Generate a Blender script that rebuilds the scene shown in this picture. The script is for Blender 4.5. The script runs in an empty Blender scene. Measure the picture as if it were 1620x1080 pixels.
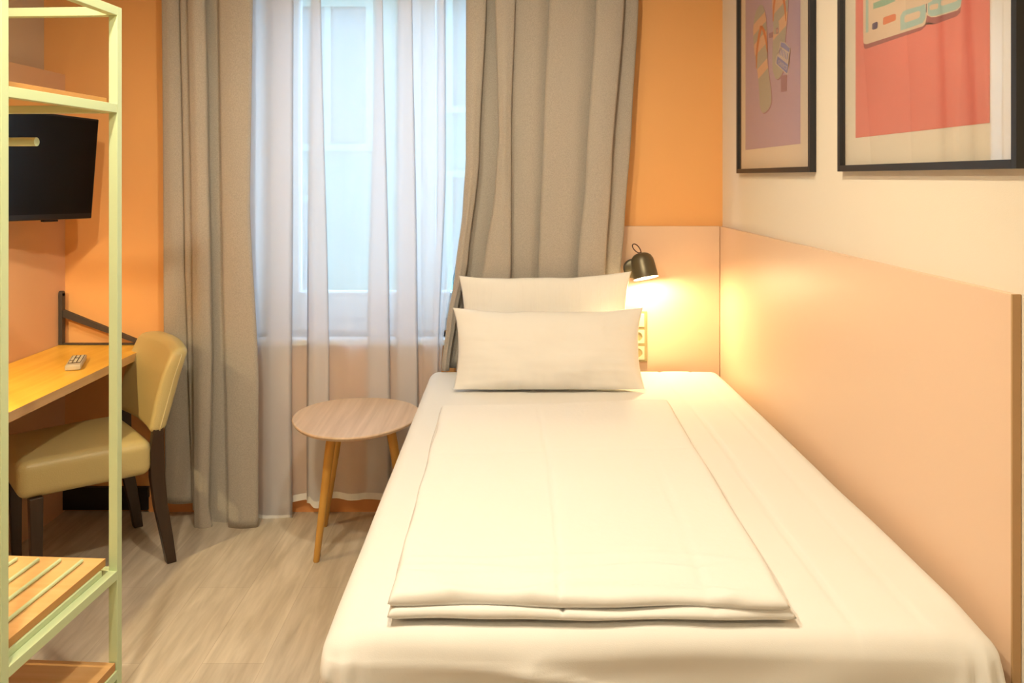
import bpy, bmesh, math, random
from mathutils import Vector, Matrix, noise
random.seed(7)
S = bpy.context.scene
COL = S.collection
F, CX, HY, H = 1300.0, 807.0, 280.0, 1.42      # focal length (px), principal column, horizon row, eye height

def P(px, py, d):
    "a point of the room that the photo shows at pixel (px,py), at depth d"
    return Vector(((px-CX)/F*d, d, H-(py-HY)/F*d))
def PX(px, d): return (px-CX)/F*d
def PZ(py, d): return H-(py-HY)/F*d

# ------------------------------------------------------------------ materials
def mat(name, base=(.8,.8,.8), rough=.6, metal=0.0, spec=.5, noise_amt=0, nscale=8, col2=None, stretch=(1,1,1),
        bump=0, bscale=200, bstretch=(1,1,1), emit=None, estr=0, coat=0, sheen=0, detail=4, ramp=(.35,.65)):
    m = bpy.data.materials.new(name); m.use_nodes = True
    nt = m.node_tree; b = nt.nodes['Principled BSDF']
    b.inputs['Base Color'].default_value = (*base, 1)
    b.inputs['Roughness'].default_value = rough
    b.inputs['Metallic'].default_value = metal
    b.inputs['Specular IOR Level'].default_value = spec
    if coat: b.inputs['Coat Weight'].default_value = coat; b.inputs['Coat Roughness'].default_value = .15
    if sheen: b.inputs['Sheen Weight'].default_value = sheen
    if emit: b.inputs['Emission Color'].default_value = (*emit,1); b.inputs['Emission Strength'].default_value = estr
    tc = nt.nodes.new('ShaderNodeTexCoord')
    if col2:
        mp = nt.nodes.new('ShaderNodeMapping'); mp.inputs['Scale'].default_value = stretch
        nz = nt.nodes.new('ShaderNodeTexNoise'); nz.inputs['Scale'].default_value = nscale; nz.inputs['Detail'].default_value = detail
        rp = nt.nodes.new('ShaderNodeValToRGB')
        rp.color_ramp.elements[0].position = ramp[0]; rp.color_ramp.elements[1].position = ramp[1]
        rp.color_ramp.elements[0].color = (*base,1); rp.color_ramp.elements[1].color = (*col2,1)
        nt.links.new(tc.outputs['Object'], mp.inputs['Vector']); nt.links.new(mp.outputs['Vector'], nz.inputs['Vector'])
        nt.links.new(nz.outputs['Fac'], rp.inputs['Fac']); nt.links.new(rp.outputs['Color'], b.inputs['Base Color'])
    if bump:
        mp2 = nt.nodes.new('ShaderNodeMapping'); mp2.inputs['Scale'].default_value = bstretch
        n2 = nt.nodes.new('ShaderNodeTexNoise'); n2.inputs['Scale'].default_value = bscale; n2.inputs['Detail'].default_value = 3
        bp = nt.nodes.new('ShaderNodeBump'); bp.inputs['Strength'].default_value = bump; bp.inputs['Distance'].default_value = .01
        nt.links.new(tc.outputs['Object'], mp2.inputs['Vector']); nt.links.new(mp2.outputs['Vector'], n2.inputs['Vector'])
        nt.links.new(n2.outputs['Fac'], bp.inputs['Height']); nt.links.new(bp.outputs['Normal'], b.inputs['Normal'])
    return m

def glass_mat(name, tint=(1,1,1), refl=1.0):
    m = bpy.data.materials.new(name); m.use_nodes = True; nt = m.node_tree; nt.nodes.clear()
    o = nt.nodes.new('ShaderNodeOutputMaterial'); mx = nt.nodes.new('ShaderNodeMixShader')
    t = nt.nodes.new('ShaderNodeBsdfTransparent'); t.inputs['Color'].default_value = (*tint,1)
    g = nt.nodes.new('ShaderNodeBsdfGlossy'); g.inputs['Roughness'].default_value = .01
    fr = nt.nodes.new('ShaderNodeFresnel'); fr.inputs['IOR'].default_value = 1.45
    ml = nt.nodes.new('ShaderNodeMath'); ml.operation = 'MULTIPLY'; ml.inputs[1].default_value = refl
    nt.links.new(fr.outputs[0], ml.inputs[0]); nt.links.new(ml.outputs[0], mx.inputs[0])
    nt.links.new(t.outputs[0], mx.inputs[1]); nt.links.new(g.outputs[0], mx.inputs[2]); nt.links.new(mx.outputs[0], o.inputs[0])
    return m

def sheer_mat():
    m = bpy.data.materials.new('sheer_voile'); m.use_nodes = True; nt = m.node_tree; nt.nodes.clear()
    N = nt.nodes.new; L = nt.links.new
    o = N('ShaderNodeOutputMaterial'); mx = N('ShaderNodeMixShader'); mx2 = N('ShaderNodeMixShader')
    t = N('ShaderNodeBsdfTransparent'); d = N('ShaderNodeBsdfDiffuse'); tr = N('ShaderNodeBsdfTranslucent')
    d.inputs['Color'].default_value = (.90,.90,.94,1); tr.inputs['Color'].default_value = (.88,.88,.92,1)
    mx2.inputs[0].default_value = .5
    L(d.outputs[0], mx2.inputs[1]); L(tr.outputs[0], mx2.inputs[2])
    # a voile gets denser where it is seen edge-on
    lw = N('ShaderNodeLayerWeight'); lw.inputs['Blend'].default_value = .3
    mr = N('ShaderNodeMapRange'); mr.inputs['To Min'].default_value = SHEER_OP; mr.inputs['To Max'].default_value = .85
    L(lw.outputs['Facing'], mr.inputs['Value']); L(mr.outputs[0], mx.inputs[0])
    L(t.outputs[0], mx.inputs[1]); L(mx2.outputs[0], mx.inputs[2]); L(mx.outputs[0], o.inputs[0])
    return m

def floor_mat():
    m = bpy.data.materials.new('oak_vinyl_planks'); m.use_nodes = True; nt = m.node_tree
    b = nt.nodes['Principled BSDF']; N = nt.nodes.new; L = nt.links.new
    tc = N('ShaderNodeTexCoord'); mp = N('ShaderNodeMapping'); mp.inputs['Rotation'].default_value = (0,0,math.pi/2)
    br = N('ShaderNodeTexBrick'); br.inputs['Scale'].default_value = 1
    br.inputs['Brick Width'].default_value = 1.2; br.inputs['Row Height'].default_value = .18
    br.inputs['Mortar Size'].default_value = .0012; br.inputs['Mortar Smooth'].default_value = .3
    br.inputs['Color1'].default_value = (.52,.455,.365,1); br.inputs['Color2'].default_value = (.61,.54,.435,1)
    br.inputs['Mortar'].default_value = (.46,.39,.30,1); br.offset = .37
    L(tc.outputs['Object'], mp.inputs[0]); L(mp.outputs[0], br.inputs['Vector'])
    m2 = N('ShaderNodeMapping'); m2.inputs['Scale'].default_value = (7,.9,1)
    nz = N('ShaderNodeTexNoise'); nz.inputs['Scale'].default_value = 3.5; nz.inputs['Detail'].default_value = 6; nz.inputs['Distortion'].default_value = .6
    L(tc.outputs['Object'], m2.inputs[0]); L(m2.outputs[0], nz.inputs['Vector'])
    rp = N('ShaderNodeValToRGB'); e = rp.color_ramp.elements
    e[0].position = .35; e[0].color = (.84,.82,.79,1); e[1].position = .68; e[1].color = (1.12,1.12,1.14,1)
    L(nz.outputs['Fac'], rp.inputs[0])
    m3 = N('ShaderNodeMapping'); m3.inputs['Scale'].default_value = (22,1.8,1)
    n3 = N('ShaderNodeTexNoise'); n3.inputs['Scale'].default_value = 4; n3.inputs['Detail'].default_value = 6; n3.inputs['Distortion'].default_value = .3
    L(tc.outputs['Object'], m3.inputs[0]); L(m3.outputs[0], n3.inputs['Vector'])
    r3 = N('ShaderNodeValToRGB'); r3.color_ramp.elements[0].position = .3; r3.color_ramp.elements[0].color = (.955,.95,.945,1)
    r3.color_ramp.elements[1].position = .62; r3.color_ramp.elements[1].color = (1.05,1.05,1.05,1)
    L(n3.outputs['Fac'], r3.inputs[0])
    a = N('ShaderNodeMixRGB'); a.blend_type = 'MULTIPLY'; a.inputs[0].default_value = 1
    c = N('ShaderNodeMixRGB'); c.blend_type = 'MULTIPLY'; c.inputs[0].default_value = 1
    L(br.outputs['Color'], a.inputs[1]); L(rp.outputs[0], a.inputs[2]); L(a.outputs[0], c.inputs[1]); L(r3.outputs[0], c.inputs[2])
    L(c.outputs[0], b.inputs['Base Color']); b.inputs['Roughness'].default_value = .38
    bp = N('ShaderNodeBump'); bp.inputs['Strength'].default_value = .12; L(n3.outputs['Fac'], bp.inputs['Height']); L(bp.outputs[0], b.inputs['Normal'])
    return m

def wood_mat(name, c1, c2, axis='Y', rough=.4, scale=3.0, bands=14, rings=True):
    "straight grain running along the given local axis"
    m = bpy.data.materials.new(name); m.use_nodes = True; nt = m.node_tree
    b = nt.nodes['Principled BSDF']; N = nt.nodes.new; L = nt.links.new
    tc = N('ShaderNodeTexCoord'); mp = N('ShaderNodeMapping')
    s = {'X': (.7,bands,bands), 'Y': (bands,.7,bands), 'Z': (bands,bands,.7)}[axis]
    mp.inputs['Scale'].default_value = s
    nz = N('ShaderNodeTexNoise'); nz.inputs['Scale'].default_value = scale; nz.inputs['Detail'].default_value = 6; nz.inputs['Distortion'].default_value = .5
    rp = N('ShaderNodeValToRGB'); e = rp.color_ramp.elements
    e[0].position = .3; e[0].color = (*c1,1); e[1].position = .7; e[1].color = (*c2,1)
    L(tc.outputs['Object'], mp.inputs[0]); L(mp.outputs[0], nz.inputs['Vector']); L(nz.outputs['Fac'], rp.inputs[0])
    L(rp.outputs[0], b.inputs['Base Color']); b.inputs['Roughness'].default_value = rough
    return m

def fabric_mat(name, c1, c2, bscale=900, bump=.35, rough=.95, sheen=.2):
    return mat(name, c1, rough, spec=.15, col2=c2, nscale=260, bump=bump, bscale=bscale, sheen=sheen, detail=2)

SHEER_OP = .72
M = {}
M['floor'] = floor_mat()
M['orange'] = mat('orange_wall_paint', (.84,.44,.165), .75, spec=.25, col2=(.82,.425,.16), nscale=3, bump=.05, bscale=350)
M['peach_wall'] = mat('peach_wall_paint', (.72,.44,.26), .75, spec=.25, bump=.05, bscale=350)
M['beige_wall'] = mat('beige_wall_paint', (.62,.48,.34), .8, spec=.2, bump=.05, bscale=350)
M['cream_wall'] = mat('cream_wall_paint', (.78,.71,.60), .8, spec=.2, bump=.05, bscale=350)
M['ceiling'] = mat('ceiling_paint', (.85,.82,.76), .9)
M['peach_panel'] = mat('peach_laminate_panel', (.76,.54,.38), .42, spec=.45, bump=.02, bscale=300)
M['panel_edge'] = mat('panel_edge_band', (.50,.31,.15), .45)
M['skirting_orange'] = mat('orange_skirting_paint', (.80,.36,.13), .5)
M['skirting_black'] = mat('black_skirting', (.012,.011,.012), .5)
M['white_frame'] = mat('white_window_paint', (.82,.86,.90), .35)
M['reveal'] = mat('white_reveal_plaster', (.85,.86,.88), .8)
M['window_glass'] = glass_mat('window_glass', (.93,.98,.98), .6)
M['picture_glass'] = glass_mat('picture_glass', (1,1,1), .32)
M['grey_fabric'] = fabric_mat('grey_beige_curtain_fabric', (.40,.365,.32), (.475,.435,.385), bscale=700, bump=.3)
M['sheer'] = sheer_mat()
M['hem'] = mat('sheer_hem', (.85,.84,.84), .9)
M['cotton'] = mat('white_cotton', (.79,.78,.755), .9, spec=.15, bump=.05, bscale=500, sheen=.1)
M['cotton2'] = mat('white_cotton_duvet', (.80,.79,.765), .9, spec=.15, bump=.08, bscale=60, sheen=.1)
M['stripe_cotton'] = mat('striped_cotton', (.80,.79,.765), .85, spec=.2, bump=.25, bscale=1, bstretch=(230,1,1))
M['mattress'] = mat('mattress_fabric', (.7,.68,.64), .9)
M['bed_base'] = mat('bed_base_fabric', (.20,.18,.16), .9)
M['green_metal'] = mat('pale_green_powder_coat', (.58,.70,.42), .38, spec=.5)
M['beech'] = wood_mat('beech_board', (.72,.42,.17), (.80,.50,.23), 'X', .45, 2.2, 16)
M['beech_edge'] = wood_mat('beech_edge', (.50,.24,.07), (.58,.30,.10), 'Y', .5, 2, 10)
M['desk_wood'] = wood_mat('desk_oak', (.80,.42,.045), (.90,.53,.08), 'Y', .35, 2.4, 12)
M['desk_edge'] = wood_mat('desk_edge', (.58,.36,.17), (.66,.43,.22), 'Y', .5, 2.4, 40)
M['table_wood'] = wood_mat('ash_table_top', (.54,.38,.25), (.70,.52,.37), 'Y', .38, 2.6, 14)
M['table_leg'] = wood_mat('oak_table_leg', (.62,.32,.06), (.70,.38,.08), 'Z', .4, 3, 10)
M['dark_wood'] = wood_mat('dark_walnut', (.028,.014,.008), (.05,.026,.014), 'Z', .35, 3, 10)
M['leather'] = mat('olive_beige_leatherette', (.56,.47,.22), .34, spec=.5, bump=.12, bscale=260)
M['piping'] = mat('leatherette_piping', (.66,.58,.34), .4)
M['iron'] = mat('dark_bracket_iron', (.07,.06,.055), .5, metal=.4)
M['screen'] = mat('tv_screen', (.003,.003,.004), .3, spec=.25)
M['black_plastic'] = mat('black_plastic', (.008,.007,.009), .35)
M['black_metal'] = mat('black_arm_metal', (.02,.02,.02), .4, metal=.5)
M['remote_body'] = mat('silver_remote_plastic', (.50,.46,.38), .45)
M['remote_face'] = mat('dark_remote_keypad', (.10,.08,.05), .5)
M['remote_key'] = mat('pale_remote_keys', (.62,.58,.48), .5)
M['lamp_shade'] = mat('olive_black_lamp_metal', (.13,.11,.07), .38, metal=.55)
M['lamp_inner'] = mat('white_lamp_inside', (.9,.88,.8), .5)
M['cord'] = mat('dark_leather_cord', (.05,.012,.01), .6)
M['bulb'] = mat('warm_bulb', (1,.9,.7), .4, emit=(1,.72,.36), estr=40)
M['socket_frame'] = mat('champagne_switch_frame', (.42,.35,.18), .35, metal=.35)
M['socket_white'] = mat('ivory_socket_plastic', (.66,.60,.44), .35)
M['socket_dark'] = mat('socket_hole', (.05,.04,.02), .6)
M['steel'] = mat('steel_clip', (.6,.58,.5), .3, metal=1)
M['frame_black'] = mat('black_picture_frame', (.016,.017,.021), .42)
M['mat_white'] = mat('cream_mount_paper', (.86,.79,.66), .8)
M['lilac'] = mat('lilac_print', (.50,.40,.56), .8)
M['coral'] = mat('coral_print', (.80,.22,.18), .8)
M['sole_sage'] = mat('sage_print', (.43,.46,.41), .8)
M['sole_peach'] = mat('peach_print', (.80,.52,.36), .8)
M['strap'] = mat('orange_strap_print', (.66,.20,.09), .8)
M['tag_blue'] = mat('blue_tag_print', (.17,.27,.62), .8)
M['tag_white'] = mat('pale_tag_print', (.66,.60,.56), .8)
M['smudge'] = mat('mauve_stamp_print', (.33,.20,.30), .8)
M['p_cream'] = mat('cream_print', (.78,.60,.44), .8)
M['p_aqua'] = mat('aqua_print', (.42,.60,.56), .8)
M['p_green'] = mat('green_print', (.28,.46,.34), .8)
M['p_plum'] = mat('plum_print', (.09,.055,.13), .8)
M['p_shadow'] = mat('dusty_rose_print', (.38,.12,.12), .8)
M['p_orange'] = mat('burnt_orange_print', (.75,.22,.10), .8)
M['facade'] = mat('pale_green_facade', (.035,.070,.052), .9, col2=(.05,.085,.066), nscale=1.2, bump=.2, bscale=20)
M['facade_win'] = mat('facade_window', (.02,.035,.035), .4)
M['facade_trim'] = mat('facade_trim', (.08,.12,.10), .7)
M['ground'] = mat('courtyard_paving', (.35,.36,.36), .9)
M['opal'] = mat('opal_lamp_glass', (1,.95,.85), .4, emit=(1,.78,.48), estr=6)

# ------------------------------------------------------------------ mesh helpers
def box(bm, x0, x1, y0, y1, z0, z1, mi=0):
    vs = [bm.verts.new((x,y,z)) for z in (z0,z1) for y in (y0,y1) for x in (x0,x1)]
    out = []
    for f in ((0,2,3,1),(4,5,7,6),(0,1,5,4),(2,6,7,3),(0,4,6,2),(1,3,7,5)):
        fc = bm.faces.new([vs[i] for i in f]); fc.material_index = mi; out.append(fc)
    return out
def new(): return bmesh.new()
def obj(name, bm, m, parent=None, smooth=False, bevel=0, loc=None, rot=None, seg=2):
    me = bpy.data.meshes.new(name); bmesh.ops.recalc_face_normals(bm, faces=bm.faces); bm.to_mesh(me); bm.free()
    for k in (m if isinstance(m, (list,tuple)) else [m]): me.materials.append(k)
    o = bpy.data.objects.new(name, me); COL.objects.link(o)
    if parent: o.parent = parent
    if loc is not None: o.location = loc
    if rot is not None: o.rotation_euler = rot
    if smooth: me.polygons.foreach_set('use_smooth', [True]*len(me.polygons))
    if bevel:
        b = o.modifiers.new('bevel','BEVEL'); b.width = bevel; b.segments = seg; b.limit_method = 'ANGLE'; b.angle_limit = math.radians(40)
        if not smooth:
            me.polygons.foreach_set('use_smooth', [True]*len(me.polygons))
            w = o.modifiers.new('wn','WEIGHTED_NORMAL'); w.keep_sharp = False
    return o
def bx(name, m, x0,x1,y0,y1,z0,z1, parent=None, bevel=0):
    bm = new(); box(bm,x0,x1,y0,y1,z0,z1); return obj(name, bm, m, parent, bevel=bevel)
def tag(o, label, cat, group=None, kind=None):
    o['label'] = label; o['category'] = cat
    if group: o['group'] = group
    if kind: o['kind'] = kind
    return o
def struct(o, label=None):
    o['kind'] = 'structure'
    if label: o['label'] = label
    return o
def thing(name, label, cat, loc=(0,0,0), rot=(0,0,0), group=None):
    o = bpy.data.objects.new(name, None); COL.objects.link(o); o.location = loc; o.rotation_euler = rot
    o.empty_display_size = .1
    return tag(o, label, cat, group)
def tube(bm, pts, rad, n=12, cap=True, mi=0):
    "round tube through points; rad a number or list"
    pts = [Vector(p) for p in pts]
    if not isinstance(rad,(list,tuple)): rad = [rad]*len(pts)
    rings = []; ref = None
    for i,p in enumerate(pts):
        t = (pts[min(i+1,len(pts)-1)]-pts[max(i-1,0)]).normalized()
        if ref is None:
            ref = t.cross(Vector((0,0,1)))
            if ref.length < .01: ref = t.cross(Vector((0,1,0)))
        ref = (ref - t*ref.dot(t)).normalized(); bi = t.cross(ref)
        rings.append([bm.verts.new(p+(ref*math.cos(a)+bi*math.sin(a))*rad[i]) for a in [2*math.pi*k/n for k in range(n)]])
    for a,b in zip(rings,rings[1:]):
        for k in range(n):
            f = bm.faces.new((a[k],a[(k+1)%n],b[(k+1)%n],b[k])); f.material_index = mi
    if cap:
        bm.faces.new(rings[0][::-1]).material_index = mi; bm.faces.new(rings[-1]).material_index = mi
def sweep(bm, pts, sx, sy, ax=Vector((1,0,0)), ay=Vector((0,1,0))):
    "rectangular post through points with section sizes sx,sy along fixed axes"
    rings = []
    for i,p in enumerate(pts):
        p = Vector(p); a = ax*sx[i]/2; b = ay*sy[i]/2
        rings.append([bm.verts.new(p+q) for q in (-a-b, a-b, a+b, -a+b)])
    for a,b in zip(rings,rings[1:]):
        for k in range(4): bm.faces.new((a[k],a[(k+1)%4],b[(k+1)%4],b[k]))
    bm.faces.new(rings[0][::-1]); bm.faces.new(rings[-1])
def rbox(bm, cx,cy,cz, sx,sy,sz, r, step=.02, fn=None, mi=0, skip=()):
    "rounded, evenly subdivided box; fn(point, normal) -> point"
    hx,hy,hz = sx/2,sy/2,sz/2
    def axis(h):
        n = max(1,int(round(2*(h-r)/step)))
        core = [-(h-r)+2*(h-r)*i/n for i in range(n+1)]
        k = max(2, int(math.ceil(r/step*1.6)))
        e = [r*math.tan(math.pi/4*j/k) for j in range(1,k+1)]
        return [c-q for q in reversed(e) for c in (core[0],)] + core + [core[-1]+q for q in e]
    X,Y,Z = axis(hx),axis(hy),axis(hz)
    cache = {}
    def vert(x,y,z):
        key = (round(x,5),round(y,5),round(z,5))
        if key in cache: return cache[key]
        c = Vector((max(-hx+r,min(hx-r,x)),max(-hy+r,min(hy-r,y)),max(-hz+r,min(hz-r,z))))
        d = Vector((x,y,z))-c; n = d.normalized() if d.length > 1e-9 else Vector((0,0,1))
        p = c+n*r+Vector((cx,cy,cz))
        if fn: p = fn(p,n)
        cache[key] = bm.verts.new(p); return cache[key]
    def side(U,V,f,sk):
        if sk in skip: return
        for i in range(len(U)-1):
            for j in range(len(V)-1):
                q = [vert(*f(U[i],V[j])),vert(*f(U[i+1],V[j])),vert(*f(U[i+1],V[j+1])),vert(*f(U[i],V[j+1]))]
                try: bm.faces.new(q).material_index = mi
                except ValueError: pass
    side(X,Y,lambda u,v:(u,v,hz),'top'); side(X,Y,lambda u,v:(u,v,-hz),'bottom')
    side(X,Z,lambda u,v:(u,hy,v),'back'); side(X,Z,lambda u,v:(u,-hy,v),'front')
    side(Y,Z,lambda u,v:(hx,u,v),'right'); side(Y,Z,lambda u,v:(-hx,u,v),'left')
def lathe(bm, prof, n=32, mi=0):
    rings = []
    for r,z in prof:
        rings.append([bm.verts.new((r*math.cos(2*math.pi*k/n), r*math.sin(2*math.pi*k/n), z)) for k in range(n)])
    for a,b in zip(rings,rings[1:]):
        for k in range(n): bm.faces.new((a[k],a[(k+1)%n],b[(k+1)%n],b[k])).material_index = mi
    return rings
def nz(x,y,z,s=1): return noise.noise(Vector((x*s,y*s,z*s)))
def sstep(a,b,x):
    t = max(0,min(1,(x-a)/(b-a))); return t*t*(3-2*t)

# ------------------------------------------------------------------ the room
XL, XLU, XR, YB, YF, ZC = -1.895, -1.985, .905, 3.50, -1.0, 2.62
struct(bx('floor', M['floor'], -2.3, 1.2, YF-.2, YB+.25, -.06, 0))
struct(bx('ceiling', M['ceiling'], -2.3, 1.2, YF-.2, YB+.25, ZC, ZC+.06))
WX0, WX1, WZ0, WZ1 = PX(400,3.5), .36, .74, 2.40
bm = new()
for (a,b,c,d) in ((-2.3,WX0,0,ZC),(WX1,1.2,0,ZC),(WX0,WX1,0,WZ0),(WX0,WX1,WZ1,ZC)): box(bm,a,b,YB,YB+.24,c,d)
struct(obj('wall_back', bm, M['orange']), 'orange painted wall around the window')
struct(bx('wall_right', M['cream_wall'], XR, XR+.2, YF-.2, YB, 0, ZC), 'cream wall behind the framed pictures')
struct(bx('wall_left', M['beige_wall'], XLU-.2, XLU, YF-.2, YB, 0, ZC), 'beige upper wall on the left')
struct(bx('trim_1', M['peach_wall'], XLU, XL, YF, YB, 0, PZ(118,3.5)), 'peach boxed-out lower part of the left wall')
struct(bx('wall_front', M['cream_wall'], -2.3, 1.2, YF-.2, YF, 0, ZC))
struct(bx('baseboard_back', M['skirting_orange'], PX(237,3.5)+.002, .438, YB-.014, YB, 0, .062), 'orange skirting board under the window')
struct(bx('baseboard_left', M['skirting_black'], XL, PX(237,3.5), YB-.02, YB, .01, .105), 'black skirting board behind the chair')

# window
def window():
    y0, y1 = YB+.13, YB+.20
    def xw(p): return PX(p,3.65)
    w = thing('window_1', 'white double casement window behind the sheer curtain', 'window'); w['kind'] = 'structure'; del w['category']
    bm = new(); fx0, fx1 = PX(436,3.65), .24
    zt, zb = WZ1-.03, WZ0+.002
    rv = new(); box(rv,WX0+.0005,fx0,YB-.0,YB+.23,zb,zt); box(rv,fx1,WX1-.0005,YB-.0,YB+.23,zb,zt); box(rv,WX0+.0005,WX1-.0005,YB-.0,YB+.23,zt,WZ1-.0005)
    for v in rv.verts:        # splayed white reveal
        if v.co.y < YB+.1 and v.co.z < zt+.001:
            if abs(v.co.x-fx0) < 1e-4: v.co.x = WX0+.012
            elif abs(v.co.x-fx1) < 1e-4: v.co.x = WX1-.012
    obj('reveal', rv, M['reveal'], w)
    box(bm,fx0,fx0+.055,y0,y1,zb,zt); box(bm,fx1-.055,fx1,y0,y1,zb,zt); box(bm,fx0+.055,fx1-.055,y0,y1,zb,zb+.055); box(bm,fx0+.055,fx1-.055,y0,y1,zt-.055,zt)
    obj('window_frame', bm, M['white_frame'], w, bevel=.004)
    mid = xw(669)
    for (a,b) in ((fx0+.057,mid-.002),(mid+.002,fx1-.057)):
        bm = new(); c, d = zb+.057, zt-.057; t = .055; yy0, yy1 = y0-.015, y1-.02
        zl = PZ(460,3.65)
        box(bm,a,a+t,yy0,yy1,c,d); box(bm,b-t,b,yy0,yy1,c,d); box(bm,a+t,b-t,yy0,yy1,c,zl); box(bm,a+t,b-t,yy0,yy1,d-t,d)
        box(bm,a+t,b-t,yy0-.012,yy0,zl-.012,zl)
        s = obj('sash', bm, M['white_frame'], w, bevel=.004)
        g = bx('pane', M['window_glass'], a+t,b-t,y0+.02,y0+.026,zl,d-t, s)
    bm = new(); tube(bm,[(mid,y0-.03,1.38),(mid,y0-.055,1.38),(mid,y0-.06,1.27)],.009,10)
    obj('window_handle', bm, M['white_frame'], w, smooth=True)
    bx('window_sill', M['white_frame'], WX0-.03, WX1+.03, YB-.05, y0-.001, WZ0-.028, WZ0, w, bevel=.005)
window()

# outside
def outside():
    f = thing('apartment_building', 'pale green house front across the courtyard outside the window', 'building')
    Y = 8.2
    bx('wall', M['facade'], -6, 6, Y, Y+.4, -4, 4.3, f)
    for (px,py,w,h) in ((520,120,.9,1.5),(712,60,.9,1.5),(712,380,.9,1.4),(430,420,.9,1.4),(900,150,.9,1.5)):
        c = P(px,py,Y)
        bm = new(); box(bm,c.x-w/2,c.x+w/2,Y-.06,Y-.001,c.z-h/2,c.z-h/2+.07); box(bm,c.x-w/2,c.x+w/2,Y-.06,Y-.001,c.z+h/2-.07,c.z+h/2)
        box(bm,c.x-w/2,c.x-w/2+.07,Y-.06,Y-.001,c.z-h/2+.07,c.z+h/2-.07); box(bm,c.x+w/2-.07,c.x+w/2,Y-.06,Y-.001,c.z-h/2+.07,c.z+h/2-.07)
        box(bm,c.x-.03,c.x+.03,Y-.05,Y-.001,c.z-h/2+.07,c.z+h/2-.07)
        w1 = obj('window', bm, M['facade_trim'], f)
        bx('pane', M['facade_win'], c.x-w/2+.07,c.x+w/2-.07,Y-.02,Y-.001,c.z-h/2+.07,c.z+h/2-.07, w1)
    g = bx('courtyard_ground', M['ground'], -6, 6, YB+.3, Y, -4.1, -4); struct(g)
outside()

# ------------------------------------------------------------------ headboard panels
p = thing('headboard_panel', 'long peach laminate panel along the right side of the bed', 'wall panel')
XPF, YE = .889, 1.455
bx('board', M['peach_panel'], XPF, XR-.001, YE+.004, YB-.021, .0, PZ(358,3.47), p, bevel=.0012)
bx('edge_band', M['panel_edge'], XPF-.001, XR-.001, YE-.002, YE+.003, .0, PZ(358,3.47)+.001, p, bevel=.001)
p = thing('headboard_panel', 'short peach laminate panel behind the bed head with the reading lamp', 'wall panel')
bx('board', M['peach_panel'], .44, XPF-.001, YB-.02, YB-.001, .0, PZ(358,3.47), p, bevel=.0012)

# ------------------------------------------------------------------ curtains
def interp(tab, y):
    if y <= tab[0][0]: 
        return tab[0][1]
    for (a,xa),(b,xb) in zip(tab,tab[1:]):
        if y <= b:
            t = (y-a)/(b-a); t = t*t*(3-2*t)*.5+t*.5; return xa+(xb-xa)*t
    return tab[-1][1]
def curtain(name, label, creases, panels, over, row_bot, dn, m, r=.014, rows=70, row_top=-160, wob=.005, bow=.007, ease=.38):
    """a pleated cloth hanging in flat panels that overlap at the crease lines.
       creases: {image row: column} tables at nominal depth dn; panels: depth offset of each;
       over[i]: at inner crease i 'L' = the left panel rolls over the right one, 'R' = the other way"""
    bm = new(); n = len(creases)-1; grid = []
    cols = []
    for i in range(n):
        lo = over[i-1] if i else 'end'; ro = over[i] if i < n-1 else 'end'
        if lo in ('R','end'):
            for a in (180,150,120,90,60,30): cols.append((i,'AL',a))
        N = 14
        for k in range(N+1): cols.append((i,'M',k/N))
        if ro in ('L','end'):
            for a in (30,60,90,120,150,180): cols.append((i,'AR',a))
    zt = PZ(row_top, dn)
    for (i,kind,a) in cols:
        lo = over[i-1] if i else 'end'; ro = over[i] if i < n-1 else 'end'
        zb = PZ(row_bot[i], dn); col = []
        for rr in range(rows+1):
            z = zt+(zb-zt)*rr/rows; row = HY+(H-z)*F/dn
            XA, XB = PX(interp(creases[i],row),dn), PX(interp(creases[i+1],row),dn)
            yF = dn+panels[i]; r_ = min(r,(XB-XA)*.3)
            xa = XA+r_ if lo in ('R','end') else XA-r_
            xb = XB-r_ if ro in ('L','end') else XB+r_
            if kind == 'M':
                X = xa+(xb-xa)*a; y = yF-bow*math.sin(math.pi*a)
                if lo == 'L': 
                    yl = dn+panels[i-1]+2*r_+.010; f = sstep(ease,0,a); y = y*(1-f)+max(yl,y)*f
                if ro == 'R':
                    yr = dn+panels[i+1]+2*r_+.010; f = sstep(1-ease,1,a); y = y*(1-f)+max(yr,y)*f
            elif kind == 'AL':
                X = xa-r_*math.sin(math.radians(a)); y = yF+r_*(1-math.cos(math.radians(a)))
            else:
                X = xb+r_*math.sin(math.radians(a)); y = yF+r_*(1-math.cos(math.radians(a)))
            y += wob*nz(X*7, z*1.1, 2.1) + .3*wob*nz(X*20, z*2.6, 7)
            X += .5*wob*nz(X*5, z*1.1, 5.3)
            col.append(bm.verts.new((X,y,z)))
        grid.append(col)
    for a,b in zip(grid,grid[1:]):
        for rr in range(rows): bm.faces.new((a[rr],b[rr],b[rr+1],a[rr+1]))
    o = obj(name, bm, m, smooth=True)
    q = o.modifiers.new('cloth','SOLIDIFY'); q.thickness = .0012; q.offset = 0
    tag(o, label, 'curtain')
    return o

# left grey curtain
LC = [[(0,247),(400,249),(800,252)],
      [(0,277),(395,284),(540,290),(800,300)],
      [(0,299),(395,306),(800,309)],
      [(0,326),(200,330),(400,334),(560,336),(800,332),(850,340)],
      [(0,348),(395,354),(800,363)],
      [(0,401),(330,396),(600,410),(820,409)]]
curtain('grey_curtain', 'grey-beige floor-length curtain hanging left of the window behind the chair', LC, [.045,.025,-.022,.036,-.022], ['L','R','L','R'],
        [803,810,842,846,831], 3.35, M['grey_fabric'])
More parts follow.
